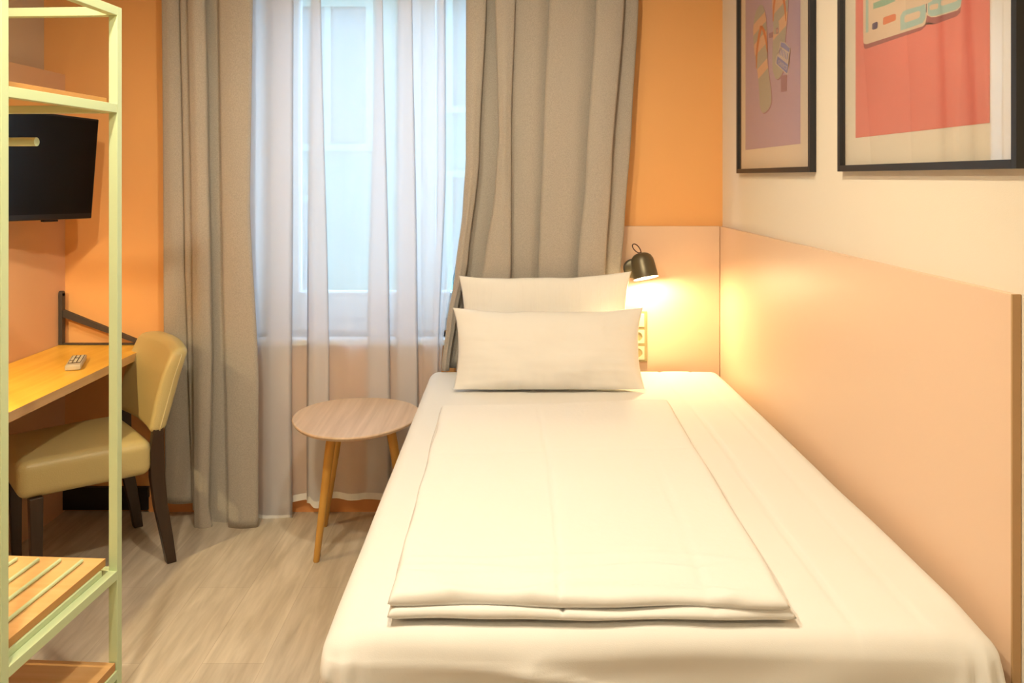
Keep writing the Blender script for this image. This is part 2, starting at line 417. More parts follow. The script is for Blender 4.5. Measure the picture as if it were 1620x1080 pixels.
# right grey curtain
RC = [[(0,738),(250,737),(330,732),(430,720),(520,706),(580,699)],
      [(0,770),(250,758),(412,740),(500,722),(580,711)],
      [(0,784),(214,789),(300,783),(416,766),(500,744),(580,722)],
      [(0,815),(195,809),(420,808),(580,800)],
      [(0,869),(195,861),(420,852),(580,845)],
      [(0,943),(272,927),(420,914),(580,905)],
      [(0,986),(272,966),(420,957),(580,950)],
      [(0,1012),(195,1001),(350,990),(440,983),(580,972)]]
curtain('grey_curtain', 'grey-beige curtain right of the window hanging down behind the pillows', RC, [-.02,.042,-.03,.02,-.006,-.03,.03], ['L','R','L','R','R','L'],
        [585]*7, 3.37, M['grey_fabric'], rows=60)
# sheer voile: single cloth with folded-over bands (three layers) between open stretches
def sheer():
    D = 3.43; bm = new()
    # (column at the top, column at the hem, depth offset)
    K = [(384,398,.0),(432,424,-.012),(465,462,.0),(427,421,.010),(446,440,.014),(470,482,.018),(492,500,-.008),(507,521,.0),(491,484,.010),(530,530,.016),(568,556,-.004),(592,580,.004),
         (605,618,.0),(595,580,.010),(618,612,.014),(636,634,-.006),(652,662,.0),(629,626,.010),(660,664,.016),(682,674,.0),(705,694,.0),(693,684,.010),(714,694,.014),(726,696,.0),(741,698,.004)]
    hems = [822,824,825,823,800,793,803,803,797,790,791,790,791,790,790,790,791,790,790,790,790,790,790,790,790]
    zt = PZ(-160,D); rows = 90; grid = []
    sub = 5
    for k in range(len(K)-1):
        for q in range(sub + (1 if k == len(K)-2 else 0)):
            t = q/sub; ts = t*t*(3-2*t); col = []
            zb = PZ(hems[k]+(hems[k+1]-hems[k])*ts, D)
            for r in range(rows+1):
                z = zt+(zb-zt)*r/rows; row = HY+(H-z)*F/D
                def kx(kk):
                    a,b,_ = K[kk]
                    f = sstep(-100,620,row)
                    x = a+(b-a)*f
                    if a > 690:   # pushed aside with the grey curtain
                        x = a+(b-a)*sstep(250,600,row)
                    return x
                X = PX(kx(k)+(kx(k+1)-kx(k))*t, D)
                y = D+K[k][2]+(K[k+1][2]-K[k][2])*ts
                fl = .3+.7*(r/rows)
                y += .007*fl*nz(X*16,z*.7,3) + .003*fl*nz(X*45,z*1.3,9)
                X += .004*fl*nz(k*2.3+t,z*1.6,5)
                col.append(bm.verts.new((X,y,z)))
            grid.append(col)
    for a,b in zip(grid,grid[1:]):
        for r in range(rows): bm.faces.new((a[r],b[r],b[r+1],a[r+1])).material_index = 1 if r == rows-1 else 0
    o = obj('sheer_curtain', bm, [M['sheer'],M['hem']], smooth=True)
    tag(o, 'white translucent voile curtain across the window', 'curtain')
sheer()

# ceiling curtain track (above the frame)
t_ = thing('curtain_track', 'white curtain track on the ceiling over the window', 'curtain rail', (0,0,0))
bx('rail', M['white_frame'], -1.6, .7, 3.30, 3.46, ZC-.03, ZC-.001, t_, bevel=.002)

# ------------------------------------------------------------------ bed
BX0, BX1, BY0, BY1, BZ = -.333, .864, 1.425, 3.40, .624
bed = thing('bed', 'single bed with a dark upholstered base beneath the white sheet', 'bed', (0,0,0))
bx('bed_base', M['bed_base'], BX0+.03, BX1-.03, BY0+.04, BY1, .12, .38, bed, bevel=.01)
bm = new(); rbox(bm,(BX0+BX1)/2,(BY0+BY1)/2,.495,BX1-BX0-.036,BY1-BY0-.03,.228,.05,.1); obj('mattress', bm, M['mattress'], bed, smooth=True)
for (x,y) in ((BX0+.1,BY0+.12),(BX1-.1,BY0+.12),(BX0+.1,BY1-.1),(BX1-.1,BY1-.1)):
    bm = new(); tube(bm,[(x,y,.12),(x,y,.0)],[.03,.022],16); obj('leg', bm, M['dark_wood'], bed, smooth=False)
def sheet_fn(p,n):
    x,y,z = p
    q = Vector(p)
    top = max(0,n.z)
    # sag at the near corners, gentle unevenness
    q.z += top*(.004*nz(x,y,0,3.1) + .0022*nz(x*1.2,y*.6,4,9))
    # folded-edge creases running the bed's length
    for cx,s in ((.62,1),(.745,.6),(-.20,.5)):
        q.z -= top*.0034*s*math.exp(-((x-cx-.01*math.sin(y*3))/.005)**2)
    # rounding down toward the foot corners
    cr = sstep(.12,0,x-BX0)*sstep(.16,0,y-BY0)+sstep(.12,0,BX1-x)*sstep(.16,0,y-BY0)
    q.z -= top*.018*cr
    # the skirt: pulled cotton with diagonal wrinkles
    s = 1-abs(n.z)
    if n.y < -.2:
        dn = BZ-z
        w = .016*nz(x*3.5+dn*2,0,dn*7)*sstep(0,.10,dn) 
        w += .013*(1-abs(nz(x*3+dn*6,3.3,dn*11)))**6*sstep(.02,.08,dn)
        w += .011*(1-abs(nz(x*2.5-dn*7,9.3,dn*9)))**6*sstep(.02,.08,dn)
        w -= .010*sstep(.05,.3,dn)
        q.y -= w
    if n.x < -.2:
        q.x -= .004*nz(0,y*5,z*8)*sstep(0,.1,BZ-z)+.006*sstep(.05,.35,BZ-z)
    # bunched corner pleats
    if n.y < -.15 and (x < BX0+.09 or x > BX1-.09):
        q.y -= .006*math.sin(x*170)*sstep(.01,.1,BZ-z)
    return q
bm = new()
rbox(bm,(BX0+BX1)/2,(BY0+BY1)/2,(BZ+.19)/2,BX1-BX0,BY1-BY0,BZ-.19,.045,.009,sheet_fn,skip=('bottom','back'))
for f in list(bm.faces):
    c = f.calc_center_median()
    if c.z < .215: bm.faces.remove(f)
sh = obj('fitted_sheet', bm, M['cotton'], smooth=True); tag(sh, 'white fitted bed sheet drawn over the whole mattress', 'bed sheet')

# duvet: folded cotton cover lying on the bed
DC = [Vector((-.222,1.462)), Vector((.505,1.452)), Vector((.540,2.81)), Vector((-.232,2.73))]
def quadmap(u,v):
    a = DC[0]*(1-u)+DC[1]*u; b = DC[3]*(1-u)+DC[2]*u; return a*(1-v)+b*v
def duvet_layer(bm, z0, th, inset, seed, frontshift, lift):
    nu, nv = 96, 150
    def pt(u,v,side):
        e = inset
        # edge outline wobble
        uu = e+(1-2*e)*u; vv = e*.5+(1-e)*v
        p = quadmap(uu,vv)
        du = min(u,1-u)*.75; dv = min(v,1-v)*1.4
        edge = min(1,du/.022)
        edge2 = min(1,dv/.022)
        r = math.sqrt(max(0,1-(1-edge)**2))*math.sqrt(max(0,1-(1-edge2)**2))
        wx = p.x+.006*nz(v*7,seed,u*.5)*(1-edge*.3)
        wy = p.y+.007*nz(u*6,seed+3,v)*(1-edge2*.3)+frontshift*(1-v)**6*(.5+nz(u*3,seed,0))
        z = z0+th*.5
        # crease from folding: down the middle
        mid = .43
        cre = math.exp(-((u-mid-.012*math.sin(v*4))/.005)**2)*sstep(1,.85,v)*.0045
        cre2 = math.exp(-((u-.80-.02*math.sin(v*3))/.006)**2)*sstep(.65,.2,v)*.004
        cr3 = math.exp(-((v-.62)/.004)**2)*.0026
        und = .006*nz(wx*3,wy*2.4,seed)+.0022*nz(wx*9,wy*5,seed+7)
        wr = .010*(1-abs(nz(wx*3.2,wy*16,seed+2)))**5*sstep(.22,.02,v)
        wr += lift*sstep(.2,.03,v)*(.5+.8*nz(wx*4,seed,0))
        if side > 0: z += th*.5*r + (und+wr-cre-cre2-cr3)*min(1,r*1.2)
        else: z -= th*.5*r*.98
        return Vector((wx,wy,z))
    G = {}
    for s in (1,-1):
        for i in range(nu+1):
            for j in range(nv+1):
                # cluster samples at the borders
                u = i/nu; v = j/nv
                u = u-.06*math.sin(4*math.pi*u)/2*0.9 if True else u
                v = .5-.5*math.cos(math.pi*v)*.55+ (v-.5)*.45
                if s < 0 and (i in (0,nu) or j in (0,nv)): G[(s,i,j)] = G[(1,i,j)]; continue
                G[(s,i,j)] = bm.verts.new(pt(u,v,s))
    for s in (1,-1):
        for i in range(nu):
            for j in range(nv):
                q = [G[(s,i,j)],G[(s,i+1,j)],G[(s,i+1,j+1)],G[(s,i,j+1)]]
                bm.faces.new(q if s > 0 else q[::-1])
bm = new()
duvet_layer(bm, BZ+.006, .018, 0, 1.5, .0, 0)
duvet_layer(bm, BZ+.022, .020, .006, 4.2, .018, .004)
dv = obj('duvet', bm, M['cotton2'], smooth=True); tag(dv, 'white folded duvet lying flat along the bed', 'duvet')

# pillows
def pillow(name, label, w, h, T, loc, tilt, yaw, m, seed, roll=0):
    bm = new(); nu, nv = 90, 60; G = {}; rot = (Matrix.Rotation(yaw,3,'Z')@Matrix.Rotation(roll,3,'Y')@Matrix.Rotation(tilt,3,'X'))
    for s in (1,-1):
        for i in range(nu+1):
            for j in range(nv+1):
                u = -math.cos(math.pi*i/nu)*.5+ (2*i/nu-1)*.5; v = -math.cos(math.pi*j/nv)*.5+(2*j/nv-1)*.5
                if s < 0 and (i in (0,nu) or j in (0,nv)): G[(s,i,j)] = G[(1,i,j)]; continue
                x = w/2*u*(1-.035*(1-v*v)); z = h/2*v*(1-.03*(1-u**4))
                b = (max(0,1-u**4)*max(0,1-v**4))**.6
                b *= (1-.35*(u*u*v*v))
                # edge puckers and soft creases
                e = (1-abs(u))**.5; e2 = (1-abs(v))**.5
                pk = .009*nz(u*2,v*7,seed)*(1-e)*b + .010*nz(u*11,v*2,seed+3)*(1-e2)*b
                pk += .007*nz(u*2.5,v*2,seed+5)*b + .0012*nz(u*6+v*4,v*5,seed+9)*b
                cor = (abs(u)**3)*(abs(v)**3)
                x += .012*cor*(1 if u>0 else -1)*(1+nz(u,v,seed)); z += .012*cor*(1 if v>0 else -1)
                z += .006*nz(u*3,v,seed+2)*abs(v)**3
                y = s*(T/2*b)+ (pk if s<0 else -pk*.5)
                y += .008*nz(u*3,v*2,seed+11)
                # slump: heavier at the bottom
                y *= (1+.15*(-v))
                q = rot@Vector((x,y,z+h/2)); q.z -= .008
                q.z = q.z if q.z > .006 else .006*math.exp(min(0,(q.z-.006)/.02))*.5+.003
                G[(s,i,j)] = bm.verts.new(q)
    for s in (1,-1):
        for i in range(nu):
            for j in range(nv):
                q = [G[(s,i,j)],G[(s,i+1,j)],G[(s,i+1,j+1)],G[(s,i,j+1)]]
                bm.faces.new(q if s < 0 else q[::-1])
    o = obj(name, bm, m, smooth=True, loc=loc); tag(o, label, 'pillow'); return o
pillow('pillow', 'white finely striped pillow standing at the back against the grey curtain', .665, .40, .10, (PX(865,3.27),3.265,BZ+.007), math.radians(-3), math.radians(1), M['stripe_cotton'], 3.3, roll=math.radians(-1.2))
pillow('pillow', 'white plain pillow leaning in front of the striped pillow', .70, .300, .12, (PX(868,3.06),3.045,BZ+.007), math.radians(-16), 0, M['cotton'], 8.1)

# ------------------------------------------------------------------ reading lamp
def bell_lamp(name, label, base, m_yaw, swing, spot_on, energy):
    "bell reading lamp: round wall plate, pivot and tilted bell with a leather loop; base = point on the wall, faces -Y before yaw"
    L = thing(name, label, 'lamp', base, (0,0,m_yaw))
    bm = new(); rg = lathe(bm,[(0.0001,.030),(.036,.030),(.040,.026),(.040,.0)],32)
    o = obj('wall_plate', bm, M['lamp_shade'], L, smooth=True, rot=(math.pi/2,0,0))
    o.modifiers.new('e','EDGE_SPLIT').split_angle = math.radians(50)
    piv = Vector(swing[0])
    bm = new(); tube(bm,[(0,-.028,0),(0,-.05,0),piv+Vector((0,.02,0)),piv],.007,12); obj('arm', bm, M['lamp_shade'], L, smooth=True)
    S_ = bpy.data.objects.new('shade_pivot', None)
    # bell
    prof = [(.0005,.056),(.018,.0545),(.030,.050),(.040,.041),(.046,.028),(.0485,.010),(.051,-.048),(.0525,-.050),(.0505,-.050),(.048,-.046),(.0455,.010),(.042,.028),(.034,.040),(.018,.048),(.0005,.049)]
    bm = new(); lathe(bm,prof[:8],40); 
    rings = lathe(bm,prof[7:],40,1)
    bmesh.ops.remove_doubles(bm, verts=bm.verts, dist=.00005)
    sh = obj('lamp_shade', bm, [M['lamp_shade'],M['lamp_inner']], L, smooth=True, loc=piv, rot=swing[1])
    bm = new(); lathe(bm,[(.0005,-.012),(.010,-.010),(.016,.0),(.015,.014),(.009,.026),(.009,.045)],20)
    bl = obj('bulb', bm, M['bulb'], L, smooth=True, loc=piv, rot=swing[1])
    # leather loop
    pts = []
    for k in range(19):
        a = k/18; ang = -math.pi/2+2*math.pi*a
        pts.append((.0125*math.cos(ang)*(.55+.45*math.sin(math.pi*a)), 0, .055+.024+.024*math.sin(ang)))
    mt = Matrix.Rotation(math.radians(-30),4,'Y')
    pts = [(mt@(Vector(q)-Vector((0,0,.055)))+Vector((0,0,.055))) for q in pts]
    bm = new(); tube(bm,pts,.0022,8); obj('cord_loop', bm, M['cord'], L, smooth=True, loc=piv, rot=swing[1])
    bm = new(); tube(bm,[(0,0,.053),(0,0,.060)],.005,10); obj('cord_knob', bm, M['cord'], L, loc=piv, rot=swing[1])
    ld = bpy.data.lights.new('bulb_light','POINT'); ld.energy = energy; ld.color = (1,.76,.38); ld.shadow_soft_size = .016
    lo = bpy.data.objects.new('bulb_light', ld); COL.objects.link(lo); lo.parent = L
    R = Matrix.Rotation(swing[1][2],4,'Z')@Matrix.Rotation(swing[1][1],4,'Y')@Matrix.Rotation(swing[1][0],4,'X')
    lo.location = piv+(R@Vector((0,0,-.035)))
    return L
lc = P(1018,421,3.385)
bp_ = Vector((PX(1001,3.48), YB-.0205, PZ(424,3.48)))
bell_lamp('reading_lamp', 'small olive-black bell reading lamp glowing on the wall panel beside the pillows', bp_, 0,
          ((lc.x-bp_.x, lc.y-bp_.y, lc.z-bp_.z), (math.radians(-14),math.radians(-10),0)), True, 9.5)

# ------------------------------------------------------------------ socket panel
def sockets():
    x1 = PX(1024,3.47); x0 = x1-.081; z1 = PZ(492,3.47); z0 = z1-.214; y = YB-.0205
    t = thing('socket_panel', 'ivory triple switch and socket panel half hidden behind the front pillow', 'socket', ((x0+x1)/2,y,(z0+z1)/2))
    def B(name,m,a,b,c,d,e,f,par,bev=.001): return bx(name,m,a-t.location.x,b-t.location.x,c-y,d-y,e-t.location.z,f-t.location.z,par,bev)
    B('frame',M['socket_frame'],x0,x1,y-.009,y,z0,z1,t,.002)
    cx = (x0+x1)/2
    for k in range(3):
        cz = z1-.107+(.069)*(1-k)
        if k == 0:
            B('switch',M['socket_white'],cx-.028,cx+.028,y-.014,y-.0095,cz-.028,cz+.028,t,.002)
        else:
            bm = new(); r0 = .0195; r1 = .0395*.71
            n = 40; A = []; Bv = []; Cv = []
            for q in range(n):
                a = 2*math.pi*q/n+math.pi/4; c, s = math.cos(a), math.sin(a); mm = max(abs(c),abs(s))
                A.append(bm.verts.new((c/mm*.028,-.0135,s/mm*.028))); Bv.append(bm.verts.new((c*r0,-.0135,s*r0))); Cv.append(bm.verts.new((c*r0*.95,-.001+.0,s*r0*.95)))
            D = [bm.verts.new((v.co.x,-.0092,v.co.z)) for v in A]
            for q in range(n):
                w = (q+1)%n
                bm.faces.new((A[q],A[w],Bv[w],Bv[q])); bm.faces.new((Bv[q],Bv[w],Cv[w],Cv[q])); bm.faces.new((D[q],D[w],A[w],A[q]))
            bm.faces.new(Cv)
            for sx in (-1,1):
                tube(bm,[(sx*.0095,-.0012,0),(sx*.0095,-.0018,0)],.0026,10,mi=1)
            for sz in (-1,1): box(bm,-.003,.003,-.010,-.0015,sz*.0185-.0015,sz*.0185+.0015,2)
            o = obj('socket', bm, [M['socket_white'],M['socket_dark'],M['steel']], t, loc=(cx-t.location.x,0,cz-t.location.z))
sockets()

# ------------------------------------------------------------------ pictures
def picture(label, d_far, d_near, z_bot, hgt, shapes, pl, pr, pb, bgm):
    """frame on the right wall. Local frame: origin at the far bottom corner on the wall,
       u runs toward the camera along the wall, v up."""
    f = thing('framed_picture', label, 'picture', (XR-.0005, d_far, z_bot))
    # local axes: x -> -X is out of wall; y = -u
    W = d_far-d_near; t = .0165; D = .0195
    bm = new()
    box(bm,-D,0,-t,0,0,hgt); box(bm,-D,0,-W,-W+t,0,hgt); box(bm,-D,0,-W+t,-t,0,t); box(bm,-D,0,-W+t,-t,hgt-t,hgt)
    obj('frame', bm, M['frame_black'], f, bevel=.0008)
    xp = -.0045
    bx('mount', M['mat_white'], -.004, -.001, -W+t, -t, t, hgt-t, f)
    mats = []; bm = new()
    def mi(m):
        if m not in mats: mats.append(m)
        return mats.index(m)
    def poly(pts, m, lay):
        vs = [bm.verts.new((xp-.00012*lay, -u, v)) for (u,v) in pts]
        fc = bm.faces.new(vs); fc.material_index = mi(m)
    u0, u1, v0 = pl, W-pr, pb
    v1 = hgt-pb
    poly([(u0,v0),(u1,v0),(u1,v1),(u0,v1)], bgm, 0)
    shapes(poly, d_far, z_bot, (u0,u1,v0,v1))
    me_fix = bmesh.ops.triangulate(bm, faces=[q for q in bm.faces if len(q.verts) > 4])
    o = obj('print', bm, [M[k] for k in mats], f)
    # glass
    bx('glass', M['picture_glass'], -.0145, -.0125, -W+t, -t, t, hgt-t, f)
    return f
XPR = XR-.005
def uv(px, py, d_far, z_bot):
    d = XPR*F/(px-CX); return (d_far-d, (HY-py)/F*d+H-z_bot)
def clip_poly(pts, a, b, c):       # keep a*u+b*v >= c
    out = []
    for i in range(len(pts)):
        p, q = pts[i], pts[(i+1)%len(pts)]; fp = a*p[0]+b*p[1]-c; fq = a*q[0]+b*q[1]-c
        if fp >= 0: out.append(p)
        if (fp >= 0) != (fq >= 0):
            t = fp/(fp-fq); out.append((p[0]+(q[0]-p[0])*t, p[1]+(q[1]-p[1])*t))
    return out
def spline(pts, n=6):
    out = []; k = len(pts)
    for i in range(k):
        p0,p1,p2,p3 = pts[(i-1)%k],pts[i],pts[(i+1)%k],pts[(i+2)%k]
        for j in range(n):
            t = j/n
            out.append(tuple(.5*((2*p1[a])+(-p0[a]+p2[a])*t+(2*p0[a]-5*p1[a]+4*p2[a]-p3[a])*t*t+(-p0[a]+3*p1[a]-3*p2[a]+p3[a])*t**3) for a in (0,1)))
    return out
def flops(poly, df, zb, R):
    def z3(x,y): return uv(1160+x/3.857, y/3.857, df, zb)      # measured in a 3.857x crop of the photo
    s1 = spline([(170,28),(192,68),(203,150),(205,300),(214,430),(231,560),(228,640),(190,688),(165,660),(158,540),(148,440),(130,320),(122,190),(136,80)])
    s2 = spline([(300,-210),(326,-160),(336,-20),(328,120),(318,230),(312,330),(306,430),(268,484),(242,430),(240,300),(246,180),(238,20),(248,-110),(262,-190)])
    for s,off in ((s1,0),(s2,-85)):
        poly([z3(x+5,y+6) for x,y in s], 'smudge', 1)
        poly([z3(x,y) for x,y in s], 'sole_sage', 2)
        bands = [(294,359),(419,495),(593,658)] if off == 0 else [(60,170),(250,372),(447,527)]
        for (A,B) in bands:
            q = clip_poly(s, 1.15, 1, A); q = clip_poly(q, -1.15, -1, -B) if q else q
            if len(q) > 2: poly([z3(x,y) for x,y in q], 'sole_peach', 3)
    def strip(pts, w, m, lay):
        L, R_ = [], []
        for i,(x,y) in enumerate(pts):
            a = pts[max(0,i-1)]; b = pts[min(len(pts)-1,i+1)]; dx, dy = b[0]-a[0], b[1]-a[1]; l = math.hypot(dx,dy) or 1
            ww = w[i]/2; L.append((x-dy/l*ww,y+dx/l*ww)); R_.append((x+dy/l*ww,y-dx/l*ww))
        poly([z3(*p) for p in L+R_[::-1]], m, lay)
    strip([(172,158),(160,210),(150,270),(143,340),(142,418)],[14,14,12,9,4],'strap',5)
    strip([(172,158),(186,185),(197,225),(204,270),(208,318)],[14,16,13,9,4],'strap',5)
    strip([(268,-70),(256,-20),(248,40),(244,130)],[13,13,11,5],'strap',5)
    strip([(292,-90),(306,-20),(317,50),(322,130)],[13,14,12,4],'strap',5)
    poly([z3(*p) for p in ((246,140),(280,134),(280,205),(247,210))],'sole_sage',4)
    poly([z3(*p) for p in ((262,172),(276,168),(276,204),(262,206))],'smudge',5)
    poly([z3(*p) for p in ((266,178),(272,176),(272,198),(266,200))],'sole_peach',6)
    poly([z3(*p) for p in ((290,462),(330,455),(328,556),(292,562))],'smudge',3)
    poly([z3(*p) for p in ((216,205),(246,192),(246,228),(218,232))],'smudge',1.5)
    # ticket-like tag
    tagp = [(288,252),(318,258),(352,294),(340,352),(336,390),(342,400),(334,460),(258,388),(266,334),(274,332)]
    poly([z3(*p) for p in tagp],'tag_white',7)
    tb = [(293,258),(316,264),(346,296),(341,318),(290,282)]
    poly([z3(*p) for p in tb],'tag_blue',8)
    tb = [(272,342),(334,392),(337,398),(331,450),(264,386)]
    poly([z3(*p) for p in tb],'tag_blue',8)
    for k in range(6):
        x = 286+k*9; y = 290+k*6.5
        poly([z3(*p) for p in ((x,y),(x+4,y+3),(x,y+44),(x-4,y+41))],'tag_blue',8)
    # the word on the tag
    cu = bpy.data.curves.new('tag_word','FONT'); cu.body = 'GREECE'; cu.size = 1; tmp = bpy.data.objects.new('tmp', cu); COL.objects.link(tmp)
    dg = bpy.context.evaluated_depsgraph_get(); me = bpy.data.meshes.new_from_object(tmp.evaluated_get(dg))
    xs = [v.co.x for v in me.vertices]; x0, x1 = min(xs), max(xs)
    for pg in me.polygons:
        pts = []
        for vi in pg.vertices:
            c = me.vertices[vi].co; a = (c.x-x0)/(x1-x0); b = c.y/.72
            pts.append((274+a*54-b*-4, 388+a*42-b*24))
        poly([z3(*p) for p in pts],'tag_white',9)
    bpy.data.objects.remove(tmp); bpy.data.curves.remove(cu); bpy.data.meshes.remove(me)
picture('black-framed picture of two striped flip-flops on lilac, left one of the wall', XPR*0+1150.5/357.7, 1150.5/474, H+.0148, 1.0, flops,
        1150.5/357.7-XPR*F/(1179.4-CX), XPR*F/(1266.3-CX)-1150.5/474, .0885, 'lilac')
def device(poly, df, zb, R):
    def z4(x,y): return uv(1320+x/3.857, y/3.857, df, zb)
    body = [(177,255),(182,266),(196,270),(540,160),(556,144),(562,110),(566,92),(590,106),(620,104),(750,64),(770,44),(778,0),(784,-120),(176,-60)]
    sh = [(x+6,y+34) for x,y in body[:12]]+[(770,30),(176,0)]
    sh = [(180,288),(188,300),(530,184),(556,160),(566,136),(590,150),(620,146),(745,100),(768,78),(776,20),(176,180)]
    poly([z4(*p) for p in sh],'p_shadow',1)
    poly([z4(*p) for p in body],'p_cream',2)
    poly([z4(*p) for p in [(192,-60),(208,-60),(208,196),(192,200)]],'p_aqua',3)
    poly([z4(*p) for p in [(238,20),(300,-6),(372,-30),(372,6),(310,34),(238,56)]],'p_green',3)
    poly([z4(*p) for p in [(232,146),(240,140),(260,132),(266,138),(264,170),(256,176),(236,182),(231,176)]],'p_plum',3)
    poly([z4(*p) for p in [(298,112),(306,104),(366,84),(376,88),(376,118),(368,126),(304,152),(297,148)]],'p_orange',3)
    poly([z4(*p) for p in [(404,188),(402,100),(420,70),(450,56),(520,38),(552,24),(560,60),(556,110),(540,140),(470,166)]],'p_aqua',3)
    poly([z4(*p) for p in [(428,106),(436,92),(516,66),(526,74),(522,102),(510,112),(436,138),(428,132)]],'p_cream',4)
    poly([z4(*p) for p in [(570,20),(590,10),(640,-40),(784,-60),(774,20),(764,44),(740,60),(620,96),(590,100),(572,84)]],'p_aqua',3)
    poly([z4(*p) for p in [(582,40),(590,30),(630,20),(636,26),(634,48),(626,54),(590,62),(582,56)]],'p_cream',4)
    poly([z4(*p) for p in [(652,4),(700,-10),(752,-20),(750,6),(660,36),(650,28)]],'p_cream',4)
    poly([z4(*p) for p in [(560,22),(564,22),(564,76),(560,76)]],'p_plum',5)
picture('large black-framed picture of a cream gadget on coral red, right one of the wall', 1150.5/517.5, 1150.5/801, H+.0148, 1.0, device,
        1150.5/517.5-XPR*F/(1353.5-CX), XPR*F/(1565.8-CX)-1150.5/801, .0870, 'coral')

# ------------------------------------------------------------------ clothes rack
def rack():
    q = Vector((PX(193,2.2), 2.2, 0)); t = .0235
    R = thing('open_wardrobe_rack', 'pale green metal open wardrobe rack with beech shelves in the left foreground', 'clothes rack', q, (0,0,-math.atan(.0623)))
    W, Dp = .70, .475; top = PZ(13,2.2)
    def b(name, x0,x1,y0,y1,z0,z1, m='green_metal', bev=.0012, par=R): return bx(name, M[m], x0,x1,y0,y1,z0,z1, par, bev)
    for (x,y) in ((-t,-t),(-t,-Dp),(-W,-t),(-W,-Dp)): b('post', x,x+t,y,y+t,.0,top)
    lv = [top-t, PZ(165.5,2.2)-t, PZ(896,2.2)-t, PZ(1052,2.2)-t]
    for z in lv:
        for x in (-t,-W): b('side_rail', x,x+t,-Dp+t,-t,z,z+t)
        for y in (-t,-Dp): b('cross_rail', -W+t,-t,y,y+t,z,z+t)
    # boards
    z = PZ(880,2.14)
    def board(z0, z1, x1, y1, edge=True):
        bm = new()
        fs = box(bm,-W+t+.004,x1,-Dp+t+.004 if edge else -Dp+.004,y1,z0,z1)
        for f in fs:
            n = f.calc_center_median()
            if abs(n.z-z0) > 1e-4 and abs(n.z-z1) > 1e-4: f.material_index = 1
        return obj('shelf_board', bm, [M['beech'],M['beech_edge']], R, bevel=.001)
    board(lv[2]+t+.014, lv[2]+t+.034, -t-.006, -t-.004)
    for x in (-t-.032,-W+t+.001): b('support_strip', x,x+.031,-Dp+t+.01,-t-.03,lv[2]+.004,lv[2]+t+.0135)
    board(lv[3]+t+.0005, lv[3]+t+.022, -.004, -t-.002)
    board(lv[1]+t-.004, lv[1]+t+.015, -t-.003, -t-.004)
    zt = lv[2]+t+.034
    for k in range(10):
        x = -.078-k*.0595
        if x < -W+.05: break
        bm = new(); tube(bm,[(x,-.055,zt+.0048),(x,-.43,zt+.0048)],.0048,12); o = obj('luggage_rod', bm, M['green_metal'], R, smooth=True); 
        o.modifiers.new('e','EDGE_SPLIT').split_angle = math.radians(50)
    # hanging rail below the top shelf
    zr = 1.505; yr = -.225
    bm = new(); tube(bm,[(-.088,yr,zr),(-W+.10,yr,zr)],.0105,24); o = obj('hanging_rail', bm, M['green_metal'], R, smooth=True)
    o.modifiers.new('e','EDGE_SPLIT').split_angle = math.radians(50)
    for x in (-.185,-W+.14): b('rail_hanger', x,x+.004,yr-.012,yr+.012,zr+.010,lv[1]+.006)
rack()

# ------------------------------------------------------------------ television
def tv():
    a = Vector((PX(151,3.3),3.3,0)); 
    dirv = Vector((-.10,-.42,0)).normalized()
    W, Ht, T = .72, .398, .035
    c = a+dirv*W/2
    zc = (PZ(186,3.3)+PZ(343,3.27))/2
    yaw = math.atan2(dirv.y,dirv.x)+math.pi      # local +X runs to the far end
    # local: x along width (far = +), -y = screen normal direction
    t = thing('television', 'black flat television on a swing arm above the desk', 'television', (c.x,c.y,zc), (math.radians(4),math.radians(1.2),yaw))
    n = Vector((math.sin(yaw),-math.cos(yaw),0))  # direction of local -y
    bm = new(); box(bm,-W/2,W/2,0,T,-Ht/2+.0,Ht/2); o = obj('housing', bm, M['black_plastic'], t, bevel=.004)
    bx('screen', M['screen'], -W/2+.008,W/2-.008,-.0012,-.0002,-Ht/2+.022,Ht/2-.008, t)
    bx('sensor', M['black_plastic'], .12,.19,.004,.02,-Ht/2-.008,-Ht/2-.0005, t, .002)
    w = t.matrix_basis.inverted() if False else None
    bpy.context.view_layer.update()
    inv = t.matrix_world.inverted()
    back = inv@Vector((XL+.004, c.y-.02, zc))
    bm = new(); sweep(bm,[(0,T+.001,0),(back.x*.5+.03,(back.y+T)/2,back.z*.5),(back.x,back.y-.012,back.z)],[.03]*3,[.03]*3,Vector((0,0,1)),Vector((1,0,0)))
    obj('swing_arm', bm, M['black_metal'], t)
tv()

